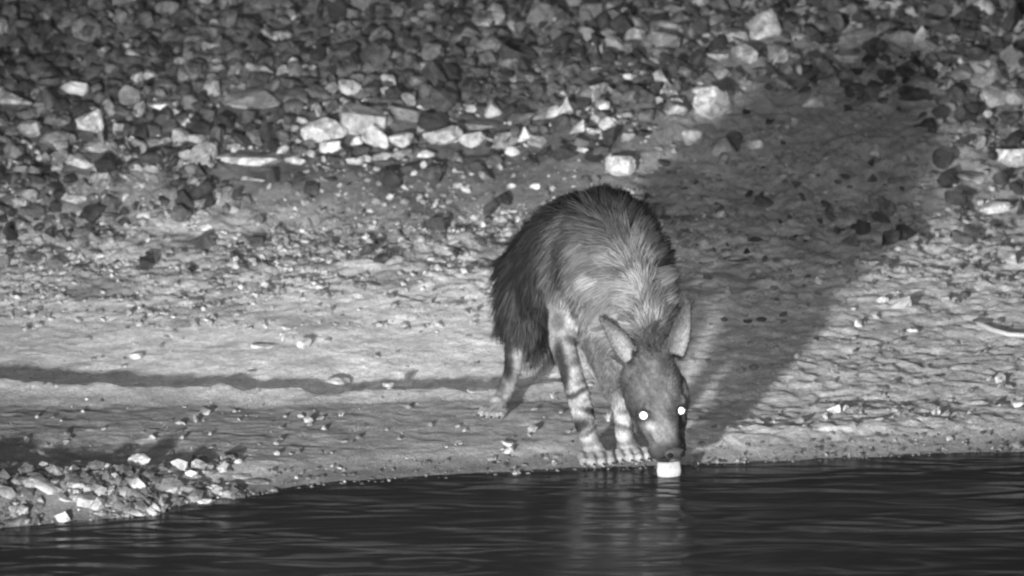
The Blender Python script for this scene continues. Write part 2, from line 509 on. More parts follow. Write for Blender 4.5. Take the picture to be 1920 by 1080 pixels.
# (px, py, width, height, tone, kind, tilt, label)
LAND = [
    (28, 188, 60, 42, .24, 'block', 6, 'large pale stone cut off by the left edge of the photo, high on the slope'),
    (140, 166, 50, 30, .18, 'shard', 0, 'pale stone just right of and above the large one at the upper left edge'),
    (172, 226, 62, 50, .25, 'point', -20, 'bright pale stone leaning left in the upper left rubble, with a small cap'),
    (55, 243, 38, 30, .15, 'block', 0, 'greyish stone left of the bright leaning stone in the upper left rubble'),
    (106, 264, 62, 36, .10, 'round', 0, 'broad dull grey stone below and left of the bright leaning stone'),
    (182, 278, 42, 24, .20, 'shard', 5, 'small pale stone under the bright leaning stone, upper left'),
    (305, 201, 56, 22, .23, 'slab', 6, 'flat white stone alone in dark rubble right of the bright leaning stone'),
    (283, 268, 44, 17, .20, 'slab', -4, 'flat pale stone midway between the leaning stone and the long slab'),
    (372, 262, 46, 19, .21, 'shard', 8, 'flat pale stone just above the left end of the long cream slab'),
    (152, 307, 52, 28, .27, 'shard', 24, 'white wedge stone sloping down to the right at the foot of the left rubble'),
    (468, 185, 120, 42, .14, 'point', 0, 'wide weathered arched rock with pale top above the long cream slab'),
    (465, 297, 125, 34, .22, 'slab', 2, 'long cream slab, the widest stone at the foot of the slope'),
    (553, 302, 36, 18, .28, 'round', 0, 'small white rounded stone at the right end of the long cream slab'),
    (475, 337, 52, 15, .26, 'slab', 0, 'thin white flat stone below the long cream slab'),
    (605, 244, 76, 44, .21, 'shard', -18, 'pale arched stone at the left end of the white rock pile'),
    (618, 276, 38, 22, .24, 'slab', 8, 'small white stone below the arched stone of the white rock pile'),
    (137, 372, 50, 23, .25, 'round', 0, 'smooth white oval stone alone at the left, at the edge of the bare ground'),
    (228, 364, 64, 22, .22, 'shard', -12, 'jagged white stone right of the smooth oval one at the left'),
    (655, 168, 38, 28, .22, 'round', 8, 'white stone above the white rock pile, left of the black lumps'),
    (680, 230, 82, 50, .18, 'block', 8, 'light grey block inside the white rock pile, behind the white ones'),
    (718, 232, 40, 40, .26, 'point', 0, 'white pointed stone at the top of the white rock pile'),
    (706, 260, 48, 46, .27, 'point', 0, 'brightest white upright stone at the front of the white rock pile'),
    (772, 240, 88, 24, .24, 'slab', 20, 'long white stone slanting down to the right in the white rock pile'),
    (752, 264, 40, 28, .25, 'block', -10, 'white lump tucked under the long slanting stone of the pile'),
    (830, 258, 68, 40, .22, 'round', 10, 'broad pale stone at the right part of the white rock pile'),
    (876, 264, 66, 32, .18, 'shard', 18, 'grey and white wedge ending the white rock pile on the right'),
    (668, 268, 26, 20, .24, 'point', 0, 'small white triangular stone at the lower left of the white rock pile'),
    (800, 290, 30, 16, .21, 'round', 0, 'small pale stone on its own below the white rock pile'),
    (715, 295, 38, 16, .24, 'shard', -10, 'white chip below the middle of the white rock pile'),
    (665, 303, 32, 18, .21, 'round', 0, 'pale pebble-like stone below the left half of the white rock pile'),
    (760, 213, 64, 30, .085, 'block', 12, 'smooth mid grey rock directly behind the white rock pile'),
    (813, 230, 54, 36, .022, 'block', 0, 'black block lying right behind the long slanting white stone'),
    (738, 178, 36, 24, .018, 'round', -8, 'black lump above the smooth grey rock'),
    (878, 217, 30, 14, .02, 'round', 0, 'small black stone just right of the black block'),
    (888, 232, 86, 24, .085, 'slab', -4, 'long low grey stone right of the black block'),
    (924, 208, 36, 34, .18, 'point', 0, 'pale pointed stone above the long low grey stone'),
    (1022, 210, 64, 30, .17, 'block', -4, 'broad pale weathered stone on the slope above the animal'),
    (1063, 205, 30, 38, .26, 'point', 8, 'white upright stone at the right of the broad weathered stone'),
    (1083, 238, 28, 26, .24, 'block', 0, 'white cube-like stone below the white upright stone above the animal'),
    (1115, 224, 18, 18, .22, 'point', 0, 'tiny white stone right above the cube-like white one'),
    (983, 254, 26, 26, .24, 'point', 10, 'white stone left of a grey one, straight above the animal rump'),
    (1010, 268, 38, 24, .15, 'shard', 14, 'grey stone leaning on the white one straight above the animal rump'),
    (962, 284, 28, 20, .22, 'round', 0, 'rounded white stone below the pair above the animal rump'),
    (1094, 284, 26, 14, .25, 'slab', 0, 'small flat white stone above and left of the big white six-sided stone'),
    (873, 358, 30, 20, .27, 'block', 5, 'white stone on bare ground left of the top of the animal back'),
    (1003, 350, 20, 14, .26, 'block', 0, 'small white stone touching the outline of the animal back at the left'),
    (1162, 314, 54, 44, .20, 'round', -10, 'big bright white six-sided stone above the animal back'),
    (1272, 211, 36, 25, .23, 'shard', -16, 'white stone left of the large round boulder'),
    (1252, 53, 34, 24, .16, 'block', 10, 'pale stone near the top edge right of the middle'),
    (1190, 72, 36, 34, .10, 'round', 0, 'grey rounded stone left of the pale one near the top edge'),
    (1430, 52, 58, 64, .15, 'point', 12, 'tall pale leaning stone near the top, the tallest in view'),
    (1338, 198, 66, 66, .17, 'round', 0, 'large round boulder with a pale underside on the right half of the slope'),
    (1320, 170, 38, 16, .24, 'slab', 0, 'white flat stone perched above the large round boulder'),
    (1300, 262, 36, 36, .21, 'block', 4, 'white blocky stone below and left of the large round boulder'),
    (1350, 280, 40, 38, .16, 'point', 10, 'pale stone with shaded base right of the white blocky stone'),
    (1416, 270, 38, 22, .22, 'shard', -20, 'white flat stone tilted up, right of the shaded-base stone'),
    (1520, 235, 78, 26, .15, 'slab', 0, 'long pale crumbling slab at the lower edge of the right rubble'),
    (1532, 188, 56, 32, .16, 'shard', 8, 'pale jagged stone above the long crumbling slab'),
    (1690, 80, 46, 40, .11, 'round', -8, 'rounded grey stone of a touching pair at the upper right'),
    (1726, 76, 32, 42, .14, 'point', 10, 'pale upright stone of a touching pair at the upper right'),
    (1345, 108, 46, 20, .14, 'slab', 0, 'flat pale stone left of a rounded one, above the large round boulder'),
    (1394, 104, 50, 38, .13, 'round', 0, 'rounded pale stone above and right of the large round boulder'),
    (1462, 104, 42, 34, .12, 'block', 0, 'dull stone with a pale dry stalk hanging at it'),
    (1556, 156, 42, 26, .11, 'shard', 0, 'grey stone alone in dark rubble above the jagged pale stone'),
    (1586, 108, 50, 22, .13, 'slab', 0, 'flat pale stone below the top right of the middle, in dark rubble'),
    (1610, 66, 70, 24, .10, 'slab', -10, 'long grey stone left of the touching pair at the upper right'),
    (1732, 162, 54, 36, .10, 'shard', 10, 'grey wedge above a black hollow at the right'),
    (1712, 178, 54, 30, .02, 'block', 0, 'black stone under the grey wedge at the right'),
    (1808, 137, 64, 32, .085, 'point', -10, 'dull grey stone with sloping top, left of its twin at the upper right'),
    (1862, 138, 48, 38, .09, 'point', 0, 'dull grey peaked stone, right of its twin at the upper right'),
    (1865, 186, 48, 40, .11, 'round', 8, 'rounded grey stone below the peaked one at the upper right'),
    (1905, 185, 40, 32, .10, 'block', 0, 'grey stone cut off by the right edge beside the rounded grey one'),
    (1900, 298, 64, 44, .22, 'round', -6, 'large smooth white stone cut off by the right edge'),
    (1868, 387, 66, 28, .26, 'round', -8, 'smooth white arched stone below the large one at the right edge'),
    (1826, 336, 60, 22, .15, 'slab', 4, 'dull flat stone between the two smooth white stones at the right'),
    (1697, 297, 24, 20, .10, 'point', 0, 'small grey pyramid stone in the bare dark ground at the right'),
    (1688, 566, 48, 30, .22, 'block', 0, 'white square block with a shadow behind it on the right bank'),
    (1654, 562, 26, 16, .18, 'round', 0, 'small pale stone touching the left side of the square block'),
    (1898, 488, 26, 28, .20, 'shard', 12, 'pale hooked stone near the right edge in gravelly ground'),
    (1632, 492, 40, 14, .18, 'slab', 0, 'flat pale stone at the far edge of the shadow'),
    (1712, 621, 24, 13, .24, 'block', 0, 'small white stone below the square block'),
    (1535, 528, 18, 17, .24, 'point', 0, 'small white pyramid stone lying inside the shadow edge'),
    (1333, 474, 22, 12, .17, 'round', 0, 'small pale stone in shadow just right of the animal shoulder'),
    (1421, 491, 18, 11, .16, 'block', 0, 'tiny pale stone in the shadow right of the animal mane'),
    (1774, 563, 18, 14, .24, 'block', 0, 'small white stone right of the square block shadow'),
    (1609, 608, 14, 16, .24, 'block', 0, 'tiny white upright stone left below the square block'),
    (1564, 767, 24, 20, .22, 'block', 0, 'pale squarish stone on the right bank near the water'),
    (1585, 765, 18, 14, .22, 'point', 12, 'small pale chip beside the squarish stone near the water'),
    (1876, 712, 20, 20, .2, 'block', 0, 'pale stone with a dark hollow near the right edge above the water'),
    (1908, 758, 26, 14, .24, 'slab', 0, 'flat white stone at the right edge above the water'),
    (255, 669, 28, 17, .22, 'round', 0, 'pale stone on smooth ground above the shadowed hollow at the left'),
    (570, 644, 30, 24, .25, 'round', -12, 'white stone with a thin dark shadow in the middle of the smooth ground'),
    (492, 648, 48, 15, .22, 'slab', 0, 'flat pale stone left of the white stone on the smooth ground'),
    (632, 715, 50, 24, .22, 'round', 0, 'pale rounded stone casting a dark shadow at the end of the hollow'),
    (728, 722, 24, 14, .22, 'round', 0, 'small pale stone right of the one casting a shadow at the hollow'),
    (279, 424, 28, 18, .24, 'block', 10, 'white stone on the upper bare ground at the left'),
    (385, 426, 28, 15, .24, 'point', 0, 'white peaked stone right of its neighbour on the upper bare ground'),
    (435, 517, 36, 12, .22, 'slab', 0, 'flat pale stone at the left of the smooth ground, near its top'),
    (895, 733, 42, 11, .24, 'slab', 0, 'white flat chip lying left of the hind paw'),
    (950, 832, 26, 12, .24, 'slab', -8, 'white pebble on the damp bank below the hind paw'),
    (262, 863, 46, 30, .25, 'round', 0, 'round striped pale stone, tallest of the stones by the water at the left'),
    (336, 872, 34, 28, .30, 'shard', -10, 'white angular stone right of the round one by the water'),
    (447, 865, 18, 11, .30, 'point', 0, 'small white peaked stone right of the angular one by the water'),
    (80, 911, 80, 32, .30, 'slab', 22, 'large white slab tilted down to the right by the water at the left'),
    (12, 926, 40, 30, .28, 'shard', 24, 'white stone at the left edge below the large tilted slab'),
    (90, 852, 44, 12, .27, 'slab', 6, 'thin bright stone above the large tilted slab'),
    (80, 871, 20, 14, .22, 'round', 0, 'small round stone just above the large tilted slab'),
    (126, 939, 36, 15, .28, 'slab', 8, 'flat white stone right below the large tilted slab'),
    (162, 942, 42, 25, .27, 'block', 12, 'white stone right of the flat one below the tilted slab'),
    (146, 910, 46, 20, .26, 'shard', -8, 'pale cracked stone right of the large tilted slab'),
    (240, 902, 46, 17, .27, 'point', 0, 'pale peaked stone in the row behind the water edge'),
    (300, 913, 90, 13, .26, 'slab', 5, 'long thin pale stone lying along the row by the water'),
    (116, 970, 30, 24, .30, 'point', 0, 'white peaked stone at the water edge at the left'),
    (25, 966, 20, 18, .28, 'point', 0, 'small white peaked stone at the water edge near the left corner'),
    (256, 962, 42, 17, .22, 'round', -8, 'pale stone half in the water at the end of the stone row'),
    (205, 948, 30, 14, .2, 'round', 0, 'dull rounded stone left of the half-sunk one'),
    (232, 932, 42, 14, .24, 'slab', 0, 'flat pale stone above the half-sunk one'),
    (392, 887, 28, 14, .26, 'round', 0, 'pale oval stone right of the white angular one'),
    (452, 893, 40, 12, .26, 'slab', 0, 'flat pale stone, upper of two right of the stone row'),
    (482, 903, 50, 14, .24, 'slab', 0, 'flat pale stone, lower of two right of the stone row'),
    (400, 912, 20, 11, .27, 'round', 0, 'small pale stone left of the two flat ones by the water'),
    (-34, 872, 100, 44, .02, 'round', 0, 'added dark stone cut off by the left edge, shading the pebbly bank'),  # added mostly out of view, so that its shadow darkens the bank
    (480, 449, 36, 20, .030, 'block', 0, 'dark clod beside a small hollow on the upper bare ground at the left'),
    (450, 456, 22, 9, .012, 'slab', 0, 'flat black chip painting the shade of the hollow left of the dark clod'),  # black piece laid where the hole is, its shade put into the tone
    (1400, 471, 16, 14, .008, 'point', 0, 'small black stone in the shadow right of the animal mane'),
    (1358, 600, 14, 12, .035, 'round', 0, 'leftmost black pebble of three in the shadow beside the right ear'),
    (1402, 603, 18, 12, .035, 'round', 0, 'middle black pebble of three in the shadow beside the right ear'),
    (1428, 599, 20, 12, .035, 'round', 0, 'rightmost black pebble of three in the shadow beside the right ear'),
    (1262, 471, 12, 9, .006, 'round', 0, 'tiny black pebble touching the outline of the mane at the right'),
    (1380, 488, 60, 10, .05, 'slab', 0, 'low dull sliver between two small stones in the shadow of the animal'),
]
placed = []
for (px, py, w, h, tn, kd, tl, lb) in LAND:
    o, g, wm, dm = put_stone(px, py, w, h, tn, kd, tl, lb)
    placed.append((g.x, g.y + dm * .35, max(wm, dm) * 0.42))

# the dull mass of rubble that nothing in the photo tells apart: nearest and largest as individuals
nst = 0
grid = {}
def free(x, y, r, f=0.75):
    for (a, b_, c) in placed:
        if (a - x) ** 2 + (b_ - y) ** 2 < ((c + r) * f) ** 2: return False
    return True
cands = []
rs = random.Random(5)
tries = 0
while len(cands) < 178 and tries < 30000:
    tries += 1
    x = rs.uniform(-1.62, 1.62)
    y = rs.uniform(1.95, 3.55)
    # the bare ramp at the right carries few stones
    if y < 2.24 or x > 0.3 and y < 2.75 + 0.15 * math.sin(x * 3) : continue
    w = 0.045 + 0.075 * rs.random() ** 1.6
    if not free(x, y, w * 0.5, 0.82): continue
    placed.append((x, y, w * 0.5)); cands.append((x, y, w))
KW = {'round': 'rounded', 'block': 'blocky', 'slab': 'flattish', 'point': 'peaked', 'shard': 'wedge-shaped'}
ORD = ['leftmost', 'second from left', 'third from left', 'fourth from left', 'fifth from left', 'sixth from left', 'seventh from left']
bins = {}
for (x, y, w) in cands:
    kd_ = rs.choice(KINDS)
    me = TPL[kd_][rs.randrange(5)]
    o = link(bpy.data.objects.new('stone', me))
    hm = w * rs.uniform(.45, .95)
    o.scale = (w, w * rs.uniform(.6, 1), hm)
    o.rotation_euler = (rs.uniform(-.3, .3), rs.uniform(-.35, .35), rs.uniform(0, 6.28))
    o.location = (x, y, float(H(x, y)) + hm * 0.30)
    u = rs.random()
    tn = 0.012 + 0.009 * rs.random() if u < .2 else (0.02 + 0.035 * rs.random() if u < .85 else 0.06 + 0.06 * rs.random())
    o.color = (tn, tn, tn, 1)
    cw = 'black' if tn < .021 else 'dark grey' if tn < .038 else 'dull grey' if tn < .057 else 'pale grey'
    zx = 'far left' if x < -1.0 else 'left' if x < -.4 else 'middle' if x < .3 else 'right' if x < .95 else 'far right'
    zy = 'top' if y > 3.0 else 'upper' if y > 2.6 else 'lower'
    bins.setdefault((cw, KW[kd_], zx, zy), []).append(o)
for (cw, kw, zx, zy), lst in bins.items():
    lst.sort(key=lambda o_: o_.location.x)
    for i, o in enumerate(lst):
        where = 'on the %s %s slope' % (zy, zx)
        if len(lst) == 1: lb = 'only %s %s middle-sized stone %s' % (cw, kw, where)
        elif len(lst) == 2: lb = '%s of two %s %s stones %s' % (('left', 'right')[i], cw, kw, where)
        else: lb = '%s of the %s %s stones %s' % (ORD[i], cw, kw, where)
        tag(o, lb, 'stone', 'middle-sized stones of the rubble slope')


def scatter_mesh(name, n_, sub, region, size, tonefn, sink, flat, seed, extra=None):
    """thousands of loose fragments joined into one real-geometry mesh"""
    g = np.random.default_rng(seed)
    if sub == 0:
        bm = bmesh.new(); bmesh.ops.create_icosphere(bm, subdivisions=1, radius=0.5)
    else:
        bm = bmesh.new(); bmesh.ops.create_icosphere(bm, subdivisions=2, radius=0.5)
    bv = np.array([v.co[:] for v in bm.verts]); bm.verts.index_update()
    bf = np.array([[v.index for v in f.verts] for f in bm.faces]); bm.free()
    x, y, keep = region(g, n_)
    x = x[keep]; y = y[keep]; m = len(x)
    s = size(g, x, y)
    fp = np.array([(a, b_ - c * .7, c * (0.95 if q_[1] < 845 else 0.3)) for (a, b_, c), q_ in zip(placed, LAND)])
    ok = (((x[:, None] - fp[None, :, 0]) ** 2 + (y[:, None] - fp[None, :, 1]) ** 2) > (fp[None, :, 2] + s[:, None] * .4) ** 2).all(1)
    x = x[ok]; y = y[ok]; s = s[ok]; m = len(x)
    k = len(bv)
    # every fragment gets its own angular outline: project onto random cutting planes
    V = np.repeat(bv[None], m, 0)
    for c in range(7 if sub else 3):
        nrm = g.normal(size=(m, 3)); nrm /= np.linalg.norm(nrm, axis=1, keepdims=True)
        off = g.uniform(0.13, 0.36, m)
        dd = np.einsum('mki,mi->mk', V, nrm) - off[:, None]
        V -= np.maximum(dd, 0)[..., None] * nrm[:, None, :]
    V *= 1 + g.uniform(-.1, .1, (m, k, 1))
    sc = np.stack([s, s * g.uniform(.6, 1, m), s * g.uniform(flat[0], flat[1], m)], -1)
    V *= sc[:, None, :] * (1.55 if sub else 1.3)
    a = g.uniform(0, 6.28, m); ca, sa = np.cos(a)[:, None], np.sin(a)[:, None]
    t = g.uniform(-.3, .3, m)[:, None]
    xx = V[..., 0] * ca - V[..., 1] * sa; yy = V[..., 0] * sa + V[..., 1] * ca
    zz = V[..., 2] + xx * t
    z0 = H(x, y)
    out_ = np.stack([xx + x[:, None], yy + y[:, None], zz + (z0 + sc[:, 2] * (0.5 - sink))[:, None]], -1).reshape(-1, 3)
    F = (bf[None] + (np.arange(m) * k)[:, None, None]).reshape(-1, 3)
    tn = tonefn(g, x, y, s)
    me = fast_mesh(name, out_, tris=F, tone=np.repeat(tn, k), smooth=False)
    me.materials.append(m_gravel)
    o = link(bpy.data.objects.new(name, me))
    return o


def reg_rubble(g, n_):
    x = g.uniform(-1.75, 1.75, n_); y = 1.75 + 2.3 * g.random(n_)
    e = y - (2.28 + 0.35 * vn(x * 2, x * 0, 81)) - 0.42 * sstep(.35, .7, x) * (1 - sstep(1.25, 1.5, x))
    return x, y, g.random(n_) < sstep(-0.12, 0.12, e) * 0.98 + 0.06


def tone_rubble(g, x, y, s):
    u = g.random(len(x))
    t = np.where(u < .32, g.uniform(.008, .02, len(x)), np.where(u < .86, g.uniform(.02, .06, len(x)), g.uniform(.06, .15, len(x))))
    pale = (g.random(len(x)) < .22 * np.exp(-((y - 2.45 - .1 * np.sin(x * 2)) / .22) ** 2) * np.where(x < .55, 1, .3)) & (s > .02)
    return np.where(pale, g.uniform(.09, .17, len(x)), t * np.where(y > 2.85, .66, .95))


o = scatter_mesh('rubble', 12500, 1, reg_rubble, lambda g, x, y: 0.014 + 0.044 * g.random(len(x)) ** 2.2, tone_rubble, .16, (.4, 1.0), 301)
tag(o, 'dim mass of small broken stones filling the slope between the larger ones', 'rubble', kind='stuff')


def reg_plain(g, n_):
    x = g.uniform(-1.7, 1.7, n_); y = g.uniform(0.0, 2.7, n_)
    d = y - np.interp(x, SHX, SHY)
    band = sstep(1.0, 1.9, y + 0.3 * fbm(x * 2, y * 2, 91, 2)) * (1 - 0.5 * sstep(.3, .7, x))
    dens = 0.05 + 0.85 * band + 0.12 * sstep(0.6, .9, x) + 0.035 * (1 - sstep(0.3, .6, y))
    cl = sstep(0.0, 0.3, fbm(x * 5, y * 7, 92, 3)) * 0.8 + 0.25
    return x, y, (g.random(n_) < dens * cl) & (d > 0.02)


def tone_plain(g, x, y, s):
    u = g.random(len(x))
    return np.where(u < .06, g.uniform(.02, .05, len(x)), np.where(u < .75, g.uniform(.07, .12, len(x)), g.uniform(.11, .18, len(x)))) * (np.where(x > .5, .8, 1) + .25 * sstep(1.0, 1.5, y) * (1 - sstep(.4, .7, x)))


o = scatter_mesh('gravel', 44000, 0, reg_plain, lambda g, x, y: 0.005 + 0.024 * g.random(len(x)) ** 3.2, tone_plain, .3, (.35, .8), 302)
tag(o, 'loose gravel and chips strewn over the bare ground between rubble and water', 'gravel', kind='stuff')


def reg_shore(g, n_):
    u = g.random(n_)
    x = np.where(u < .80, g.uniform(-1.6, -.62, n_), g.uniform(-0.7, 1.6, n_))
    ys = np.interp(x, SHX, SHY)
    wdt = np.where(x < -.75, 0.34, np.where(x < 0.1, 0.16, 0.14))
    d = g.random(n_) ** np.where(x < -.75, 1.0, 1.6) * wdt - 0.02
    return x, ys + d, (fbm(x * 6, (ys + d) * 9, 97, 3) + g.uniform(-.25, .25, n_) > -.12) | (x > -.6)


o = scatter_mesh('shore_gravel', 4200, 0, reg_shore,
                 lambda g, x, y: np.where(x < -.72, 0.007 + 0.042 * g.random(len(x)) ** 3.6, 0.004 + 0.013 * g.random(len(x)) ** 2.5),
                 lambda g, x, y, s: np.where(g.random(len(x)) < .72, g.uniform(.022, .07, len(x)), g.uniform(.08, .16, len(x))) * np.where(x > -.7, .7, 1), .22, (.35, .8), 303)
tag(o, 'wet pebbles heaped along the water line, thickest at the left', 'pebbles', kind='stuff')


# ------------------------------------------------------------------ curved bone, twigs, grass
def tube(name, pts, radii, m, parent=None, seg=8):
    V = []; F = []
    pts = [Vector(p) for p in pts]
    for i, p in enumerate(pts):
        d = (pts[min(i + 1, len(pts) - 1)] - pts[max(i - 1, 0)]).normalized()
        u = d.cross(Vector((0, 0, 1)))
        if u.length < .1: u = d.cross(Vector((1, 0, 0)))
        u.normalize(); w_ = d.cross(u)
        for k in range(seg):
            a = 2 * math.pi * k / seg
            V.append(p + (u * math.cos(a) + w_ * math.sin(a)) * radii[i])
    for i in range(len(pts) - 1):
        for k in range(seg):
            F.append((i * seg + k, i * seg + (k + 1) % seg, (i + 1) * seg + (k + 1) % seg, (i + 1) * seg + k))
    F.append(tuple(range(seg))[::-1]); F.append(tuple((len(pts) - 1) * seg + k for k in range(seg)))
    me = bpy.data.meshes.new(name); me.from_pydata([v[:] for v in V], [], F)
    me.polygons.foreach_set('use_smooth', [True] * len(F))
    me.materials.append(m)
    return link(bpy.data.objects.new(name, me), parent)


m_bone = flat_mat('dry_bone', 0.11)
m_straw = flat_mat('dry_straw', 0.15)
bp_ = [(1826, 606), (1838, 616), (1862, 627), (1892, 634), (1930, 634), (1970, 626)]
pts = []
for i, (a, b_) in enumerate(bp_):
    g = hit(a, b_); g.z += 0.008 + 0.004 * math.sin(i * .9); pts.append(g)
tag(tube('bone', pts, [.004, .0085, .008, .0075, .008, .011], m_bone), 'white curved bone lying on the bank at the right edge', 'bone')

for (a, lb, L, lean) in [((1447, 128), 'thin pale dry stalk standing among the rubble at the upper right', .035, .02),
                         ((1152, 222), 'fine pale twig sticking up in the rubble above the animal', .03, -.01),
                         ((1420, 300), 'thin pale twig lying across the bare ground at the foot of the slope', .012, .05),
                         ((1720, 350), 'short pale twig lying left of the smooth arched stone', .012, .04)]:
    g = hit(*a)
    tag(tube('twig', [g, g + Vector((lean * .4, 0, L * .5)), g + Vector((lean, -.005, L))], [.0016, .0013, .0006], m_straw, seg=5), lb, 'twig')


def tuft(a, n_, L, lb, sd):
    r = random.Random(sd)
    g = hit(*a)
    V = []; F = []
    for k in range(n_):
        an = r.uniform(0, 6.28); sp = r.uniform(.2, .9); ln = L * r.uniform(.6, 1)
        bx = g + Vector((r.uniform(-.006, .006), r.uniform(-.006, .006), -.002))
        d = Vector((math.cos(an) * sp, math.sin(an) * sp, 1)).normalized()
        s_ = Vector((-math.sin(an + .6), math.cos(an + .6), 0)) * .0011
        i0 = len(V)
        m1 = bx + d * ln * .55; tip = bx + d * ln + Vector((d.x, d.y, -.4)) * ln * .25
        V += [bx - s_, bx + s_, m1 + s_ * .8, m1 - s_ * .8, tip]
        F += [(i0, i0 + 1, i0 + 2, i0 + 3), (i0 + 3, i0 + 2, i0 + 4)]
    me = bpy.data.meshes.new('grass_tuft'); me.from_pydata([v[:] for v in V], [], F); me.materials.append(m_straw)
    tag(link(bpy.data.objects.new('grass_tuft', me)), lb, 'grass tuft')


tuft((1139, 790), 16, .045, 'tiny pale dry grass tuft between the two front legs', 1)
tuft((1036, 748), 7, .03, 'tiny dry grass sprig left of the striped front leg', 2)
tuft((530, 640), 6, .025, 'tiny dry sprig on the smooth ground left of the white stone', 3)
tuft((640, 780), 9, .02, 'low dry grass wisp on the damp bank at the middle left', 4)

# ------------------------------------------------------------------ the hyena
hy = bpy.data.objects.new('hyena', None)
link(hy)
gf = hit(1120, 872)
hy.location = gf
tag(hy, 'shaggy dark hyena with striped legs and shining eyes lowering its head to drink', 'hyena')
base_bm = bmesh.new()


def ell(c, rad, rot=None, sub=2):
    M = Matrix.Translation(c) @ (rot.to_4x4() if rot is not None else Matrix.Identity(4)) @ Matrix.Diagonal((rad[0], rad[1], rad[2], 1))
    bmesh.ops.create_icosphere(base_bm, subdivisions=sub, radius=1.0, matrix=M)


def chain(pts, rads):
    """pts: world points; rads: radius in metres or (wide, thick); filled with closely spaced balls"""
    for i in range(len(pts) - 1):
        a, b_ = pts[i], pts[i + 1]
        ra, rb = rads[i], rads[i + 1]
        n_ = max(2, int((b_ - a).length / (min(ra, rb) * 0.30)) + 1)
        for k in range(n_ + 1):
            t = k / n_
            r = ra + (rb - ra) * t
            ell(a.lerp(b_, t), (r, r, r))


# torso (elliptical in section) -- from pelvis to chest
TOR = [(P(1032, 500, .56), (.100, .12, .120)), (P(1046, 486, .48), (.104, .12, .132)), (P(1066, 476, .38), (.108, .11, .142)),
       (P(1088, 472, .28), (.116, .11, .152)), (P(1112, 474, .18), (.124, .11, .160)), (P(1136, 492, .10), (.120, .10, .160)),
       (P(1150, 545, .06), (.105, .09, .13))]
for i in range(len(TOR) - 1):
    for k in range(5):
        t = k / 5
        c = TOR[i][0].lerp(TOR[i + 1][0], t)
        r = [TOR[i][1][j] * (1 - t) + TOR[i + 1][1][j] * t for j in range(3)]
        ell(c, r)
ell(TOR[-1][0], TOR[-1][1])
# neck down to the head
NECK = [P(1140, 440, .12), P(1172, 485, .07), P(1196, 540, .03), P(1212, 600, .0), P(1222, 652, -.005)]
chain(NECK, [.112, .104, .092, .078, .064])
chain([P(1150, 560, .06), P(1178, 620, .03), P(1205, 665, .01)], [.10, .082, .06])
# fore legs
FR = [P(1085, 500, .14), P(1062, 575, .125), P(1054, 640, .10), P(1072, 700, .06), P(1090, 760, .03), P(1102, 815, .01)]
chain(FR, [.082, .050, .036, .031, .032, .027])
FL = [P(1180, 560, .09), P(1140, 620, .08), P(1138, 665, .07), P(1156, 715, .04), P(1167, 765, .03), P(1171, 815, .02)]
chain(FL, [.10, .080, .062, .040, .025, .026])
# hind legs
HR = [P(1010, 510, .58), P(985, 575, .56), P(970, 630, .56), P(962, 690, .54), P(950, 730, .48), P(936, 757, .43)]
chain(HR, [.095, .058, .038, .024, .022, .023])
HL = [P(1085, 510, .56), P(1108, 580, .50), P(1128, 640, .48), P(1150, 690, .52), P(1162, 722, .50), P(1168, 745, .48)]
chain(HL, [.08, .055, .036, .024, .022, .022])
# tail
TAIL = [P(1015, 470, .66), P(1006, 530, .70), P(1004, 590, .68), P(1006, 622, .66)]
chain(TAIL, [.04, .024, .02, .014])


def paw(c, w, ln, face, rise, toes=4):
    """c: centre of the pad on the ground"""
    f = Vector((math.sin(face), -math.cos(face), 0)); s_ = Vector((math.cos(face), math.sin(face), 0))
    rot = Matrix((s_, f, Vector((0, 0, 1)))).transposed()
    ell(c + Vector((0, 0, w * .55)) - f * ln * .18, (w * .80, ln * .55, w * .60), rot)
    tips = []
    for k in range(toes):
        u = (k - (toes - 1) / 2) / (toes - 1) * 2
        lnk = ln * (0.58 - 0.13 * abs(u) ** 1.5)
        q = c + s_ * u * w * .86 + f * lnk
        ell(q + Vector((0, 0, w * .34)), (w * .27, ln * .27, w * .34), rot)
        ell(q + Vector((0, 0, w * .52)) - f * ln * .25, (w * .25, ln * .28, w * .32), rot)
        tips.append((q + f * ln * .22 + Vector((0, 0, w * .28)), f))
    return tips


def snap(px, py, sink=0.004):
    g = hit(px, py); g.z = max(g.z, -0.006) - sink
    return g


tips = []
c1 = snap(1116, 866); tips += paw(c1, .045, .080, R(8), .03)
chain([FR[-1], c1 + Vector((0, .02, .034))], [.027, .026])
c2 = snap(1182, 858); tips += paw(c2, .043, .078, R(14), .03)
chain([FL[-1], c2 + Vector((-.004, .02, .034))], [.026, .026])
c3 = snap(930, 776); tips += paw(c3, .036, .074, R(-22), .03)
chain([HR[-1], c3 + Vector((0, .015, .03))], [.023, .022])
c4 = snap(1170, 764); tips += paw(c4, .032, .06, R(0), .03)
chain([HL[-1], c4 + Vector((0, .015, .03))], [.022, .021])

# head, in its own frame
HA = P(1224, 652, .0); HB = P(1262, 850, -.125)
hf = (HB - HA).normalized()
side = Vector((1, 0.36, -0.10)); side = (side - hf * side.dot(hf)).normalized()
hu = side.cross(hf).normalized()
if hu.dot(Vector((0, -1, 0.3))) < 0: hu = -hu
HR3 = Matrix((side, hf, hu)).transposed()
HL_ = (HB - HA).length


def hp(lat, t, up):
    return HA + side * lat + hf * t + hu * up


def he(lat, t, up, rl, rt, ru):
    ell(hp(lat, t, up), (rl, rt, ru), HR3)


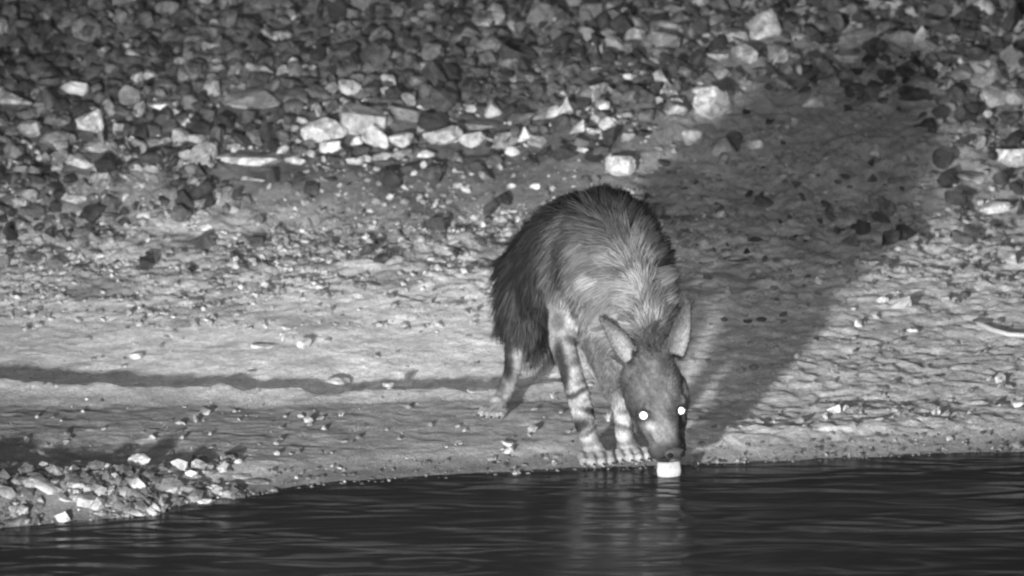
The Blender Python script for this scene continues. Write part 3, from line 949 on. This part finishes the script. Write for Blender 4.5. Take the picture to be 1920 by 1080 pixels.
k_ = HL_ / 0.30
he(0, .045 * k_, -.012, .060, .070, .058)
he(0, .095 * k_, -.008, .066, .080, .056)
he(0, .140 * k_, -.006, .058, .065, .048)
for s_ in (-1, 1):
    he(s_ * .056, .125 * k_, -.034, .036, .066, .044)      # cheeks
    he(s_ * .050, .085 * k_, -.055, .038, .060, .045)      # jaw muscle
    he(s_ * .043, .160 * k_, .010, .020, .020, .014)       # brow
    he(s_ * .046, .190 * k_, -.034, .026, .050, .034)      # cheek below the eye
    he(s_ * .028, .240 * k_, -.024, .025, .060, .030)      # lips
    he(s_ * .027 - .006, .280 * k_, -.020, .027, .030, .030)      # whisker pad
he(0, .19 * k_, -.004, .038, .060, .036)
he(0, .225 * k_, -.002, .034, .060, .034)
he(0, .270 * k_, -.002, .030, .036, .030)
he(0, .205 * k_, -.060, .036, .080, .024)
for s_ in (-1, 1):
    he(s_ * .038, .165 * k_, -.062, .036, .060, .034)          # back of the jaw                  # lower jaw
he(-.006, .280 * k_, -.052, .030, .036, .018)


# ears: cupped shells with real thickness, merged into the same skin
EARS = []


def ear(base_in, base_out, tip, open_dir, th=.0085):
    ax = tip - (base_in + base_out) / 2
    wv = base_out - base_in
    nu, nv = 14, 10
    fr = []; bk = []
    for i in range(nu + 1):
        u = i / nu
        wid = (0.80 + 0.30 * math.sin(math.pi * min(1, u * 1.3))) * (1 - u ** 3.2) ** .75 + .04
        row = []; rb = []
        for j in range(nv + 1):
            v = j / nv * 2 - 1
            ang = v * R(78) * (1 - .35 * u)
            c = (base_in + base_out) / 2 + ax * u
            lat = wv * 0.5 * wid * math.sin(ang) / math.sin(R(78)) * 1.05
            dep = -open_dir * (wv.length * .5 * wid) * math.cos(ang) * 0.75
            p = c + lat + dep
            nrm = (lat.normalized() * math.sin(ang) * (1 if v >= 0 else -1) * (1 if v >= 0 else 1) if lat.length > 1e-5 else Vector()) + -open_dir * math.cos(ang)
            nrm.normalize()
            row.append(base_bm.verts.new(p)); rb.append(base_bm.verts.new(p + nrm * th))
            EARS.append((p.copy(), u, 1.0 - .85 * abs(v) ** 3)); EARS.append((p + nrm * th, u, 0.0))
        fr.append(row); bk.append(rb)
    for i in range(nu):
        for j in range(nv):
            base_bm.faces.new((fr[i][j], fr[i + 1][j], fr[i + 1][j + 1], fr[i][j + 1]))
            base_bm.faces.new((bk[i][j], bk[i][j + 1], bk[i + 1][j + 1], bk[i + 1][j]))
    for i in range(nu):
        base_bm.faces.new((fr[i][0], bk[i][0], bk[i + 1][0], fr[i + 1][0]))
        base_bm.faces.new((fr[i][nv], fr[i + 1][nv], bk[i + 1][nv], bk[i][nv]))
    for j in range(nv):
        base_bm.faces.new((fr[0][j], fr[0][j + 1], bk[0][j + 1], bk[0][j]))
        base_bm.faces.new((fr[nu][j], bk[nu][j], bk[nu][j + 1], fr[nu][j + 1]))


ear(P(1192, 660, -.075), P(1174, 686, -.060), P(1121, 594, -.085), Vector((-.35, -.9, .1)).normalized())
ear(P(1250, 664, -.085), P(1279, 672, -.060), P(1293, 562, -.085), Vector((-.20, -.95, .1)).normalized())

bm_me = bpy.data.meshes.new('body_cage')
base_bm.to_mesh(bm_me); base_bm.free()
tmp = bpy.data.objects.new('body_cage', bm_me); COL.objects.link(tmp)
rm = tmp.modifiers.new('r', 'REMESH'); rm.mode = 'VOXEL'; rm.voxel_size = .0042; rm.adaptivity = 0
sm = tmp.modifiers.new('s', 'SMOOTH'); sm.factor = .5; sm.iterations = 7
dg = bpy.context.evaluated_depsgraph_get(); dg.update()
body_me = bpy.data.meshes.new_from_object(tmp.evaluated_get(dg))
bpy.data.objects.remove(tmp, do_unlink=True)
body_me.name = 'body'
nv_ = len(body_me.vertices)
BV = np.empty(nv_ * 3); body_me.vertices.foreach_get('co', BV); BV = BV.reshape(-1, 3)
BN = np.empty(nv_ * 3); body_me.vertices.foreach_get('normal', BN); BN = BN.reshape(-1, 3)
print('body verts', nv_)


def seg_dist(V, pts):
    """distance to a polyline and the arc length of the nearest point"""
    best = np.full(len(V), 9.0); arc = np.zeros(len(V)); acc = 0
    for a, b_ in zip(pts[:-1], pts[1:]):
        a = np.array(a); d = np.array(b_) - a; L = np.linalg.norm(d)
        t = np.clip(((V - a) @ d) / L ** 2, 0, 1)
        e = np.linalg.norm(V - (a + t[:, None] * d), axis=1)
        m = e < best
        best[m] = e[m]; arc[m] = acc + t[m] * L
        acc += L
    return best, arc


def n3(V, f, seed):
    return vn(V[:, 0] * f + V[:, 2] * f * .61, V[:, 1] * f - V[:, 2] * f * .73 + V[:, 0] * .3, seed)


def surf(px, py):
    """nearest skin point along a pixel's line of sight"""
    d = np.array(ray(px, py).normalized()); c = np.array(CAM)
    r = BV - c; t = r @ d; e = np.linalg.norm(r - t[:, None] * d, axis=1)
    m = e < .006
    return CAM + Vector(d) * float(t[m].min()) if m.any() else P(px, py, -.08)



SURF = {}
EYEP = [surf(1207, 779), surf(1277, 770)]


PATCH = [(1080, 797, 24, 9, -.25, .95), (1108, 770, 18, 4.5, .25, .85), (1106, 834, 26, 4.5, -.3, .9), (1078, 740, 22, 4, -.45, .75),
         (1112, 858, 20, 4, 0, .6), (1058, 702, 8, 22, 0, .9), (1048, 662, 8, 16, 0, .85), (1076, 640, 12, 5, .4, .6), (1102, 812, 14, 3.5, -.5, .7),
         (1062, 760, 6, 12, 0, .8), (1082, 830, 7, 12, 0, .7), (1048, 600, 9, 12, 0, .6), (1092, 715, 12, 3.5, -.4, .55), (1080, 680, 14, 4, -.3, .5),
         (953, 688, 9, 14, 0, .85), (951, 640, 9, 22, 0, .85), (966, 612, 15, 7, .2, .5), (972, 578, 14, 10, 0, .7), (940, 726, 6, 9, 0, .5),
         (932, 762, 26, 3.5, 0, .6), (962, 655, 9, 5, 0, .5), (1165, 800, 14, 4, .2, .6), (1152, 740, 12, 16, 0, .5), (1182, 836, 22, 6, .1, .55),
         (1170, 772, 9, 4, 0, .5), (1190, 815, 9, 14, 0, .6)]


# markings of the face, plus shade painted down its right edge: (px, py, rx, ry, slope, factor)
FACE = [(1193, 776, 15, 13, 0, .50), (1222, 786, 9, 7, .3, .45), (1212, 800, 13, 5, .1, 1.9), (1273, 806, 8, 30, 0, .35), (1262, 776, 8, 10, 0, .6),
        (1192, 822, 8, 20, .8, .40), (1228, 655, 20, 16, 0, .45), (1198, 722, 24, 26, 0, 1.45), (1264, 722, 9, 26, 0, 1.5), (1238, 722, 7, 34, 0, .7),
        (1180, 745, 8, 30, 0, .8), (1243, 806, 12, 14, 0, 1.35), (1225, 835, 12, 16, 0, 1.35), (1278, 700, 7, 30, 0, .5), (1170, 712, 8, 12, 0, .7),
        (1258, 838, 26, 6, 0, .55), (1218, 752, 14, 6, -.2, .75), (1205, 690, 10, 7, .3, .75), (1250, 690, 10, 8, -.3, .75), (1185, 798, 9, 8, 0, 1.5)]


def GP(px, py, Y):
    p = surf(px, py)
    return p


def field(V):
    """coat: pigment, hair length and hair direction at points of the body"""
    n_ = len(V)
    HAa = np.array(HA); q = V - HAa
    lat = q @ np.array(side); t = q @ np.array(hf); up = q @ np.array(hu)
    headm = (t > -.01) & (np.abs(lat) < .12) & (up < .13) & (up > -.105) & (t < .36)
    eF, _a = seg_dist(V, FL[1:] + [c2 + Vector((0, 0, .03))])
    headm &= ~((eF < .055) & (up < -.055) & (V[:, 1] > -.055))
    # guide points: (position, tone, length, direction)
    dn = Vector((0, 0, -1)); back = Vector((-.25, 1, 0)).normalized()
    G = [
        (P(1000, 372, .6), .007, .055, (-.4, .6, .15)), (P(1050, 352, .45), .006, .055, (-.3, .6, .3)),
        (P(1100, 345, .25), .006, .055, (-.15, .6, .5)), (P(1165, 368, .15), .005, .050, (.1, .5, .6)),
        (P(1225, 425, .12), .006, .050, (.35, .5, .4)), (P(1262, 500, .10), .007, .045, (.5, .5, .2)),
        (P(1276, 565, .06), .010, .035, (.5, .4, .2)), (P(1262, 610, .02), .014, .032, (.4, .3, .3)),
        (GP(1020, 395, .5), 0.0042, .055, (-.4, .5, -.1)), (GP(1080, 375, .3), 0.0032, .055, (-.2, .6, .2)),
        (GP(1140, 385, .2), 0.0032, .055, (0, .6, .3)), (GP(1190, 410, .2), 0.0047, .050, (.2, .6, .3)),
        (GP(1225, 460, .2), 0.0075, .050, (.4, .5, .2)), (GP(1245, 520, .2), 0.0088, .045, (.4, .5, .2)),
        (P(955, 450, .5), .008, .060, (-.5, .3, -.6)), (P(945, 530, .5), .008, .065, (-.25, .1, -1)),
        (GP(985, 480, .42), .009, .060, (-.3, .3, -.9)), (GP(985, 560, .45), .008, .060, (-.1, .1, -1)),
        (GP(980, 420, .42), 0.0070, .060, (-.3, .3, -.9)), (GP(1015, 440, .32), 0.0104, .055, (-.35, .3, -.7)),
        (GP(1030, 480, .2), .026, .045, (-.3, .2, -.9)), (GP(1025, 530, .2), .022, .045, (-.3, .2, -.9)),
        (GP(1050, 430, .12), 0.0365, .040, (-.5, .3, -.5)), (GP(1058, 510, .05), .010, .040, (-.15, 0, -1)),
        (GP(1055, 470, .05), .014, .040, (-.15, 0, -1)), (GP(1045, 550, .06), .030, .030, (-.1, 0, -1)),
        (GP(1085, 410, .15), 0.0079, .055, (-.3, .5, .1)), (GP(1090, 450, .0), 0.0224, .045, (-.5, .3, -.4)),
        (GP(1095, 490, .0), 0.044, .042, (-.5, .3, -.4)), (GP(1085, 530, -.02), 0.042, .040, (-.5, .1, -.6)),
        (GP(1130, 425, .0), 0.0126, .050, (-.25, .5, .1)), (GP(1135, 470, .0), 0.0336, .050, (-.3, .5, .0)),
        (GP(1140, 510, -.04), 0.0433, .045, (-.5, .2, -.1)), (GP(1175, 440, .0), 0.0197, .050, (-.15, .6, .3)),
        (GP(1180, 490, .0), 0.0517, .050, (-.15, .6, .3)), (GP(1195, 530, -.03), 0.0606, .045, (-.2, .5, .25)),
        (GP(1205, 590, -.04), 0.0864, .035, (-.12, .4, .35)), (GP(1225, 560, .0), 0.0292, .045, (.2, .5, .3)),
        (GP(1160, 560, -.04), 0.0680, .035, (-.5, .1, -.3)), (GP(1105, 570, -.01), 0.0485, .030, (-.35, 0, -.6)),
        (GP(1170, 610, -.04), 0.0624, .026, (-.5, .2, .1)), (GP(1085, 640, .02), 0.044, .013, (-.1, 0, -1)),
        (GP(1110, 680, .02), .024, .010, (-.1, 0, -1)), (GP(1150, 690, .02), .036, .010, (0, 0, -1)),
        (GP(1222, 645, -.03), .010, .022, (.1, .3, .5)),
        (P(1000, 620, .62), .005, .085, (0, 0, -1)), (P(1012, 660, .6), .005, .085, (0, 0, -1)),
        (P(1030, 620, .5), .006, .05, (0, 0, -1)),
    ]
    gp = np.array([g[0][:] for g in G])
    gp = np.array([SURF.get(i, g[0])[:] for i, g in enumerate(G)]); gt = np.log([g[1] * (.78 if g[1] < .02 else .74) for g in G]); gl = np.array([g[2] for g in G])
    gd = np.array([Vector(g[3]).normalized()[:] for g in G])
    d2 = ((V[:, None, :] - gp[None]) ** 2).sum(-1)
    w = 1 / (d2 + .0009) ** 2
    w /= w.sum(1, keepdims=True)
    tone = np.exp(w @ gt); length = w @ gl; dirv = w @ gd
    length = length * 1.45
    # clumpy mottling of the pigment
    tone *= np.exp(0.7 * n3(V, 22, 3) + 0.45 * n3(V, 60, 4))
    # legs
    for (leg, r_on, l0, st) in ((FR + [c1 + Vector((0, 0, .03))], .052, .10, 1), (FL + [c2 + Vector((0, 0, .03))], .075, .27, .6),
                                (HR + [c3 + Vector((0, 0, .03))], .045, .16, .7), (HL + [c4 + Vector((0, 0, .03))], .045, .15, .8)):
        e, arc = seg_dist(V, leg)
        tot = sum((b_ - a).length for a, b_ in zip(leg[:-1], leg[1:]))
        m = sstep(l0 - .03, l0 + .02, arc) * (1 - sstep(r_on, r_on + .02, e))
        off = V[:, 0] - np.interp(arc, np.linspace(0, tot, len(leg)), [q_.x for q_ in leg])
        ph = arc * 2 * math.pi / .058 + 5.5 * n3(V, 13, 7) + 3 * n3(V, 35, 9) + 22 * off
        stripe = sstep(.05, .65, np.sin(ph) + 1.1 * n3(V, 26, 17) - off * 14) * (1 - sstep(tot * .93, tot, arc) * .5)
        rim = sstep(.008, .026, -off) * .75
        tl = .095 * np.exp(.5 * n3(V, 36, 8)) * (1 - .30 * np.maximum(stripe * st * sstep(l0, l0 + .08, arc), rim * (1 - sstep(tot * .7, tot * .85, arc))))
        # darker outer edge at the back of the leg
        tone = tone * (1 - m) + tl * m
        length = length * (1 - m) + .010 * m
        dirv = dirv * (1 - m[:, None]) + np.array([0, .1, -1])[None] * m[:, None]
    for (a, b_, rx, ry, sl, st) in PATCH:
        p_ = surf(a, b_)
        dx = (V[:, 0] - p_.x) * 700 + 3 * n3(V, 60, 24); dz = -(V[:, 2] - p_.z) * 690 + 3.5 * n3(V, 45, 25)
        pm = np.exp(-((dx / (rx * 1.5)) ** 2 + ((dz - sl * dx) / (ry * 1.8)) ** 2) ** 2) * (np.abs(V[:, 1] - p_.y) < .09) * (~headm)
        tone = tone * (1 - min(.93, st * 1.2) * pm)
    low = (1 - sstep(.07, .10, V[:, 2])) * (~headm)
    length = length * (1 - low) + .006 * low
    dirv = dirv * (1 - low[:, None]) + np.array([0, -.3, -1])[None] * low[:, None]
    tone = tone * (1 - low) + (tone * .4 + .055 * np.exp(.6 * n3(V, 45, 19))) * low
    # face
    hm = sstep(-.02, .03, t) * headm
    ft = .026 * np.exp(.8 * n3(V, 20, 12) + .7 * n3(V, 80, 13)) * (1 + .45 * np.exp(-((lat + .01) / .03) ** 2) * np.exp(-((t - .13) / .05) ** 2))
    ft = ft * (1 - .55 * sstep(.024, .042, lat) * sstep(.16, .20, t)) * (1 - .40 * sstep(.05, .07, -lat))
    ft = ft * (1 - .35 * np.exp(-((lat - .004) / .010) ** 2) * sstep(.02, .06, t) * (1 - sstep(.20, .24, t)))
    ft = ft * (1 + .5 * np.exp(-((t - .20) / .03) ** 2 - ((np.abs(lat) - .040) / .014) ** 2))
    ft = ft * (1 - .65 * np.exp(-((up + .038) / .006) ** 2) * sstep(.17, .20, t))
    ft = ft * (1 - .6 * sstep(.262 * k_, .288 * k_, t + .01 * n3(V, 40, 33)))
    for s_ in (-1, 1):
        ee = np.array(EYEP[0 if s_ < 0 else 1]); de = np.linalg.norm((V - ee) * (1, 1, 1.25), axis=1)
        ft = ft * (1 - .72 * (1 - sstep(.015, .030, de + .008 * n3(V, 50, 31))))
        under = np.array(EYEP[0 if s_ < 0 else 1]) + np.array(hf) * .030 + np.array(side) * .012
        ft = ft * (1 + .6 * (1 - sstep(.006, .018, np.linalg.norm(V - under, axis=1))))
    for (a, b_, rx, ry, sl, fc) in FACE:
        p_ = surf(a, b_)
        dx = (V[:, 0] - p_.x) * 700 + 4 * n3(V, 60, 44); dz = -(V[:, 2] - p_.z) * 690 + 4 * n3(V, 55, 45)
        pm = np.exp(-((dx / (rx * 1.2)) ** 2 + ((dz - sl * dx) / (ry * 1.2)) ** 2)) * (np.abs(V[:, 1] - p_.y) < .07)
        ft = ft * np.exp(math.log(fc) * pm)
    tone = tone * (1 - hm) + ft * hm
    length = length * (1 - hm) + (.010 - .004 * sstep(.2, .27, t)) * hm
    dirv = dirv * (1 - hm[:, None]) + (-np.array(hf) * 1.0 + np.sign(lat)[:, None] * np.array(side) * .4) * hm[:, None]
    # ears
    ep = np.array([e_[0][:] for e_ in EARS]); eu = np.array([e_[1] for e_ in EARS]); ei = np.array([e_[2] for e_ in EARS])
    kd = kdtree.KDTree(len(ep))
    for i, p in enumerate(ep): kd.insert(p, i)
    kd.balance()
    near = np.where((V[:, 2] > .26) & (V[:, 1] < .08) & (V[:, 1] > -.1) & (V[:, 2] < .46))[0]
    for i in near:
        _, j, dd = kd.find(V[i])
        if dd < .009 and eu[j] > .04:
            inner = ei[j]
            tone[i] = .008 + .062 * inner * (1 - .85 * max(0, eu[j] - .3) / .7)
            length[i] = .0100
            dirv[i] = (0, .1, 1)
    return tone, length, dirv


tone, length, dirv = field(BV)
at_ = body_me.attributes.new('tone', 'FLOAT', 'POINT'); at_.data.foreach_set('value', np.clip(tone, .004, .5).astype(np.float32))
body_me.polygons.foreach_set('use_smooth', np.ones(len(body_me.polygons), bool))
body_me.materials.clear(); body_me.materials.append(m_skin)
body = bpy.data.objects.new('body', body_me); link(body, hy)
body.matrix_parent_inverse = Matrix.Translation(-hy.location)


def child(o):
    o.parent = hy; o.matrix_parent_inverse = Matrix.Translation(-hy.location)
    return o


# fur: sample triangles of the skin
body_me.calc_loop_triangles()
nt_ = len(body_me.loop_triangles)
TR = np.empty(nt_ * 3, np.int32); body_me.loop_triangles.foreach_get('vertices', TR); TR = TR.reshape(-1, 3)
A = BV[TR]
area = np.linalg.norm(np.cross(A[:, 1] - A[:, 0], A[:, 2] - A[:, 0]), axis=1) / 2
tlen = length[TR].mean(1)


def fur(name, lo, hi, count, width, levels, lift, clump, clump_n, seed):
    g = np.random.default_rng(seed)
    w = area * ((tlen >= lo) & (tlen < hi))
    pick = g.choice(nt_, count, p=w / w.sum())
    r1 = np.sqrt(g.random(count)); r2 = g.random(count)
    bc = np.stack([1 - r1, r1 * (1 - r2), r1 * r2], -1)
    T_ = TR[pick]
    root = (BV[T_] * bc[..., None]).sum(1)
    nrm = (BN[T_] * bc[..., None]).sum(1); nrm /= np.linalg.norm(nrm, axis=1, keepdims=True) + 1e-9
    tn = (tone[T_] * bc).sum(1); ln = (length[T_] * bc).sum(1); dv = (dirv[T_] * bc[..., None]).sum(1)
    ok = root[:, 2] > 0.012
    root, nrm, tn, ln, dv = root[ok], nrm[ok], tn[ok], ln[ok], dv[ok]
    n_ = len(root)
    dv = dv - nrm * (dv * nrm).sum(1, keepdims=True)
    dv /= np.linalg.norm(dv, axis=1, keepdims=True) + 1e-6
    d = dv + nrm * (lift * g.uniform(.5, 1.5, n_))[:, None] + g.normal(size=(n_, 3)) * .16
    d /= np.linalg.norm(d, axis=1, keepdims=True)
    ln = ln * g.uniform(.55, 1.15, n_)
    tip = root + d * ln[:, None]
    # longer hair sags
    tip[:, 2] -= ln * .22 * (ln > .03)
    if clump > 0:
        cen = g.choice(n_, min(clump_n, n_), replace=False)
        kd = kdtree.KDTree(len(cen))
        for i, c in enumerate(cen): kd.insert(root[c], i)
        kd.balance()
        own = np.array([kd.find(r)[1] for r in root])
        ct = tip[cen][own]; cr = root[cen][own]
        gap = np.linalg.norm(root - cr, axis=1)
        tgt = ct + (root - cr) * .25
        cl = clump * g.uniform(.5, 1.2, n_) * (1 - sstep(ln * .55, ln * .9, gap))
        tip = tip * (1 - cl[:, None]) + tgt * cl[:, None]
        tn = tn * np.exp(np.clip(g.normal(size=len(cen)), -2, 1.3) * (.30 if levels > 2 else .25))[own]
    tn = tn * np.exp(g.normal(size=n_) * .25)
    sd = np.cross(tip - root, nrm + g.normal(size=(n_, 3)) * .25); sd /= np.linalg.norm(sd, axis=1, keepdims=True) + 1e-9
    wd = width * g.uniform(.7, 1.3, n_)
    Vv = np.zeros((n_, 2 * levels + 1, 3))
    mid = root + (tip - root) * .5 + nrm * (ln * .16)[:, None]
    for k in range(levels):
        t = k / levels
        c = root * (1 - t) ** 2 + mid * (2 * t * (1 - t)) + tip * t * t
        ww = (wd * (1 - t * .65))[:, None] * sd * .5
        Vv[:, 2 * k] = c - ww; Vv[:, 2 * k + 1] = c + ww
    Vv[:, -1] = tip
    b0 = (np.arange(n_) * (2 * levels + 1))[:, None]
    Q = np.concatenate([b0 + np.array([2 * k, 2 * k + 1, 2 * k + 3, 2 * k + 2])[None] for k in range(levels - 1)]) if levels > 1 else None
    Tt = b0 + np.array([2 * levels - 2, 2 * levels - 1, 2 * levels])[None]
    me = fast_mesh(name, Vv.reshape(-1, 3), quads=Q, tris=Tt, tone=np.repeat(np.clip(tn, .004, .5), 2 * levels + 1), smooth=True)
    me.materials.append(m_fur)
    o = bpy.data.objects.new(name, me); link(o); child(o)
    o['kind'] = 'stuff'
    return o


fur('long_fur', .022, 1, 62000, .0023, 4, .37, .60, 1050, 1)
fur('short_fur', .0105, .022, 30000, .0019, 2, .38, .4, 2600, 2)
fur('face_fur', 0, .0105, 32000, .0014, 1, .42, .5, 2400, 3)

# eyes: white balls with the eyeshine put into their colour, in dark rims
m_eyeshine, n, l, b = mat('eyeshine_white')
b.inputs['Base Color'].default_value = (.9, .9, .9, 1); b.inputs['Roughness'].default_value = .3; b.inputs['Specular IOR Level'].default_value = .5
m_dark = flat_mat('wet_black_skin', .012, .35, .5)
m_hole = flat_mat('nostril_skin', .004, .9, .0)
m_nose = flat_mat('nose_leather', .012, .7, .12)
m_tongue = flat_mat('tongue', .10, .85, .05)


def blob(name, c, rad, rot, m, sub=3):
    bm = bmesh.new()
    bmesh.ops.create_icosphere(bm, subdivisions=sub, radius=1.0, matrix=Matrix.Translation(c) @ rot.to_4x4() @ Matrix.Diagonal((*rad, 1)))
    me = bpy.data.meshes.new(name); bm.to_mesh(me); bm.free()
    me.polygons.foreach_set('use_smooth', [True] * len(me.polygons)); me.materials.append(m)
    o = bpy.data.objects.new(name, me); link(o); child(o)
    return o


toc = -ray(1240, 775).normalized()
for (px, py, r_) in ((1207, 779, .0100), (1277, 770, .0092)):
    s_ = surf(px, py)
    e_ = blob('eye', s_ + toc * .000, (r_, r_, r_), Matrix.Identity(3), m_eyeshine)
    ec = blob('eye_corner', s_ + Vector((1, 0, -.25)) * (r_ * 1.05 if px < 1240 else -r_ * .95) - toc * .002, (.006, .004, .0035), Matrix.Identity(3), m_dark, 2)
    ec.parent = e_; ec.matrix_parent_inverse = Matrix.Identity(4)
    # eyelid rim
    rimp = []
    u = toc.cross(Vector((0, 0, 1))).normalized(); w_ = u.cross(toc)
    for k in range(17):
        a = 2 * math.pi * k / 16
        rimp.append(s_ + toc * .002 + (u * math.cos(a) * 1.25 + w_ * math.sin(a) * .95) * (r_ * 1.05) - toc * .006 * abs(math.cos(a)))
    lid = tube('eyelid', rimp, [.0032] * 17, m_dark); lid.parent = e_; lid.matrix_parent_inverse = Matrix.Identity(4)

# nose pad with two nostrils
nc = hp(0, .300 * k_, .006)
pad = blob('nose', nc, (.030, .017, .022), HR3, m_nose)
nmod = Matrix.Identity(4)
for s_ in (-1, 1):
    nl = blob('nostril', nc + side * s_ * .017 + hf * .008 + hu * .013, (.0085, .008, .0075), HR3, m_hole, 2)
    nl.parent = pad; nl.matrix_parent_inverse = Matrix.Identity(4)
pad_me = pad.data
for v_ in pad_me.vertices:
    q_ = v_.co - nc
    a_ = q_.dot(side); u_ = q_.dot(hu)
    v_.co += hf * (-.0035 * math.exp(-(a_ / .004) ** 2)) + side * a_ * (.22 * u_ / .022)
# tongue: broad flap scooping water, reaching from the mouth to the surface
tc_ = P(1254, 881, -.135)
bm = bmesh.new()
nu, nv = 8, 10
rows = []
for sgn in (1, -1):
    rr_ = []
    for i in range(nu + 1):
        u = i / nu
        for j in range(nv + 1):
            v = j / nv * 2 - 1
            wdt = .0325 * (1 - .10 * (1 - u) ** 2) * (1 - .10 * max(0, u - .7) / .3)
            z = .018 - .038 * u
            y = .012 * (1 - u) - .006 * math.sin(math.pi * u) + .011 * v * v
            rr_.append(bm.verts.new(tc_ + Vector((v * wdt + .001 * u, y + (.0045 if sgn > 0 else -.0045) * 1.0, z + .0015 * v))))
    rows.append(rr_)
for i in range(nu):
    for j in range(nv):
        a = i * (nv + 1) + j
        bm.faces.new([rows[0][k] for k in (a, a + 1, a + nv + 2, a + nv + 1)])
        bm.faces.new([rows[1][k] for k in (a, a + nv + 1, a + nv + 2, a + 1)])
def bridge(seq):
    for p, q_ in zip(seq[:-1], seq[1:]):
        bm.faces.new((rows[0][p], rows[1][p], rows[1][q_], rows[0][q_]))
bridge(list(range(nv + 1))[::-1]); bridge([nu * (nv + 1) + j for j in range(nv + 1)])
bridge([i * (nv + 1) for i in range(nu + 1)]); bridge([i * (nv + 1) + nv for i in range(nu + 1)][::-1])
bmesh.ops.recalc_face_normals(bm, faces=bm.faces)
me = bpy.data.meshes.new('tongue'); bm.to_mesh(me); bm.free()
me.polygons.foreach_set('use_smooth', [True] * len(me.polygons)); me.materials.append(m_tongue)
o = bpy.data.objects.new('tongue', me); link(o); child(o)
o['label'] = 'broad pale tongue lapping at the water'

# claws
for (p, f) in tips:
    c = tube('claw', [p, p + f * .006 + Vector((0, 0, -.002)), p + f * .011 + Vector((0, 0, -.007))], [.0035, .0026, .0008], m_dark, seg=6)
    child(c)
# whiskers
r_ = random.Random(9)
for s_ in (-1, 1):
    for k in range(4):
        a = hp(s_ * .040, (.25 + .008 * k) * k_, -.010 + .004 * k)
        e_ = a + side * s_ * .035 - hf * .02 + hu * (.01 - .006 * k)
        w_ = tube('whisker', [a, (a + e_) / 2 + hu * .004, e_], [.0006, .0005, .0003], m_dark, seg=4); child(w_)
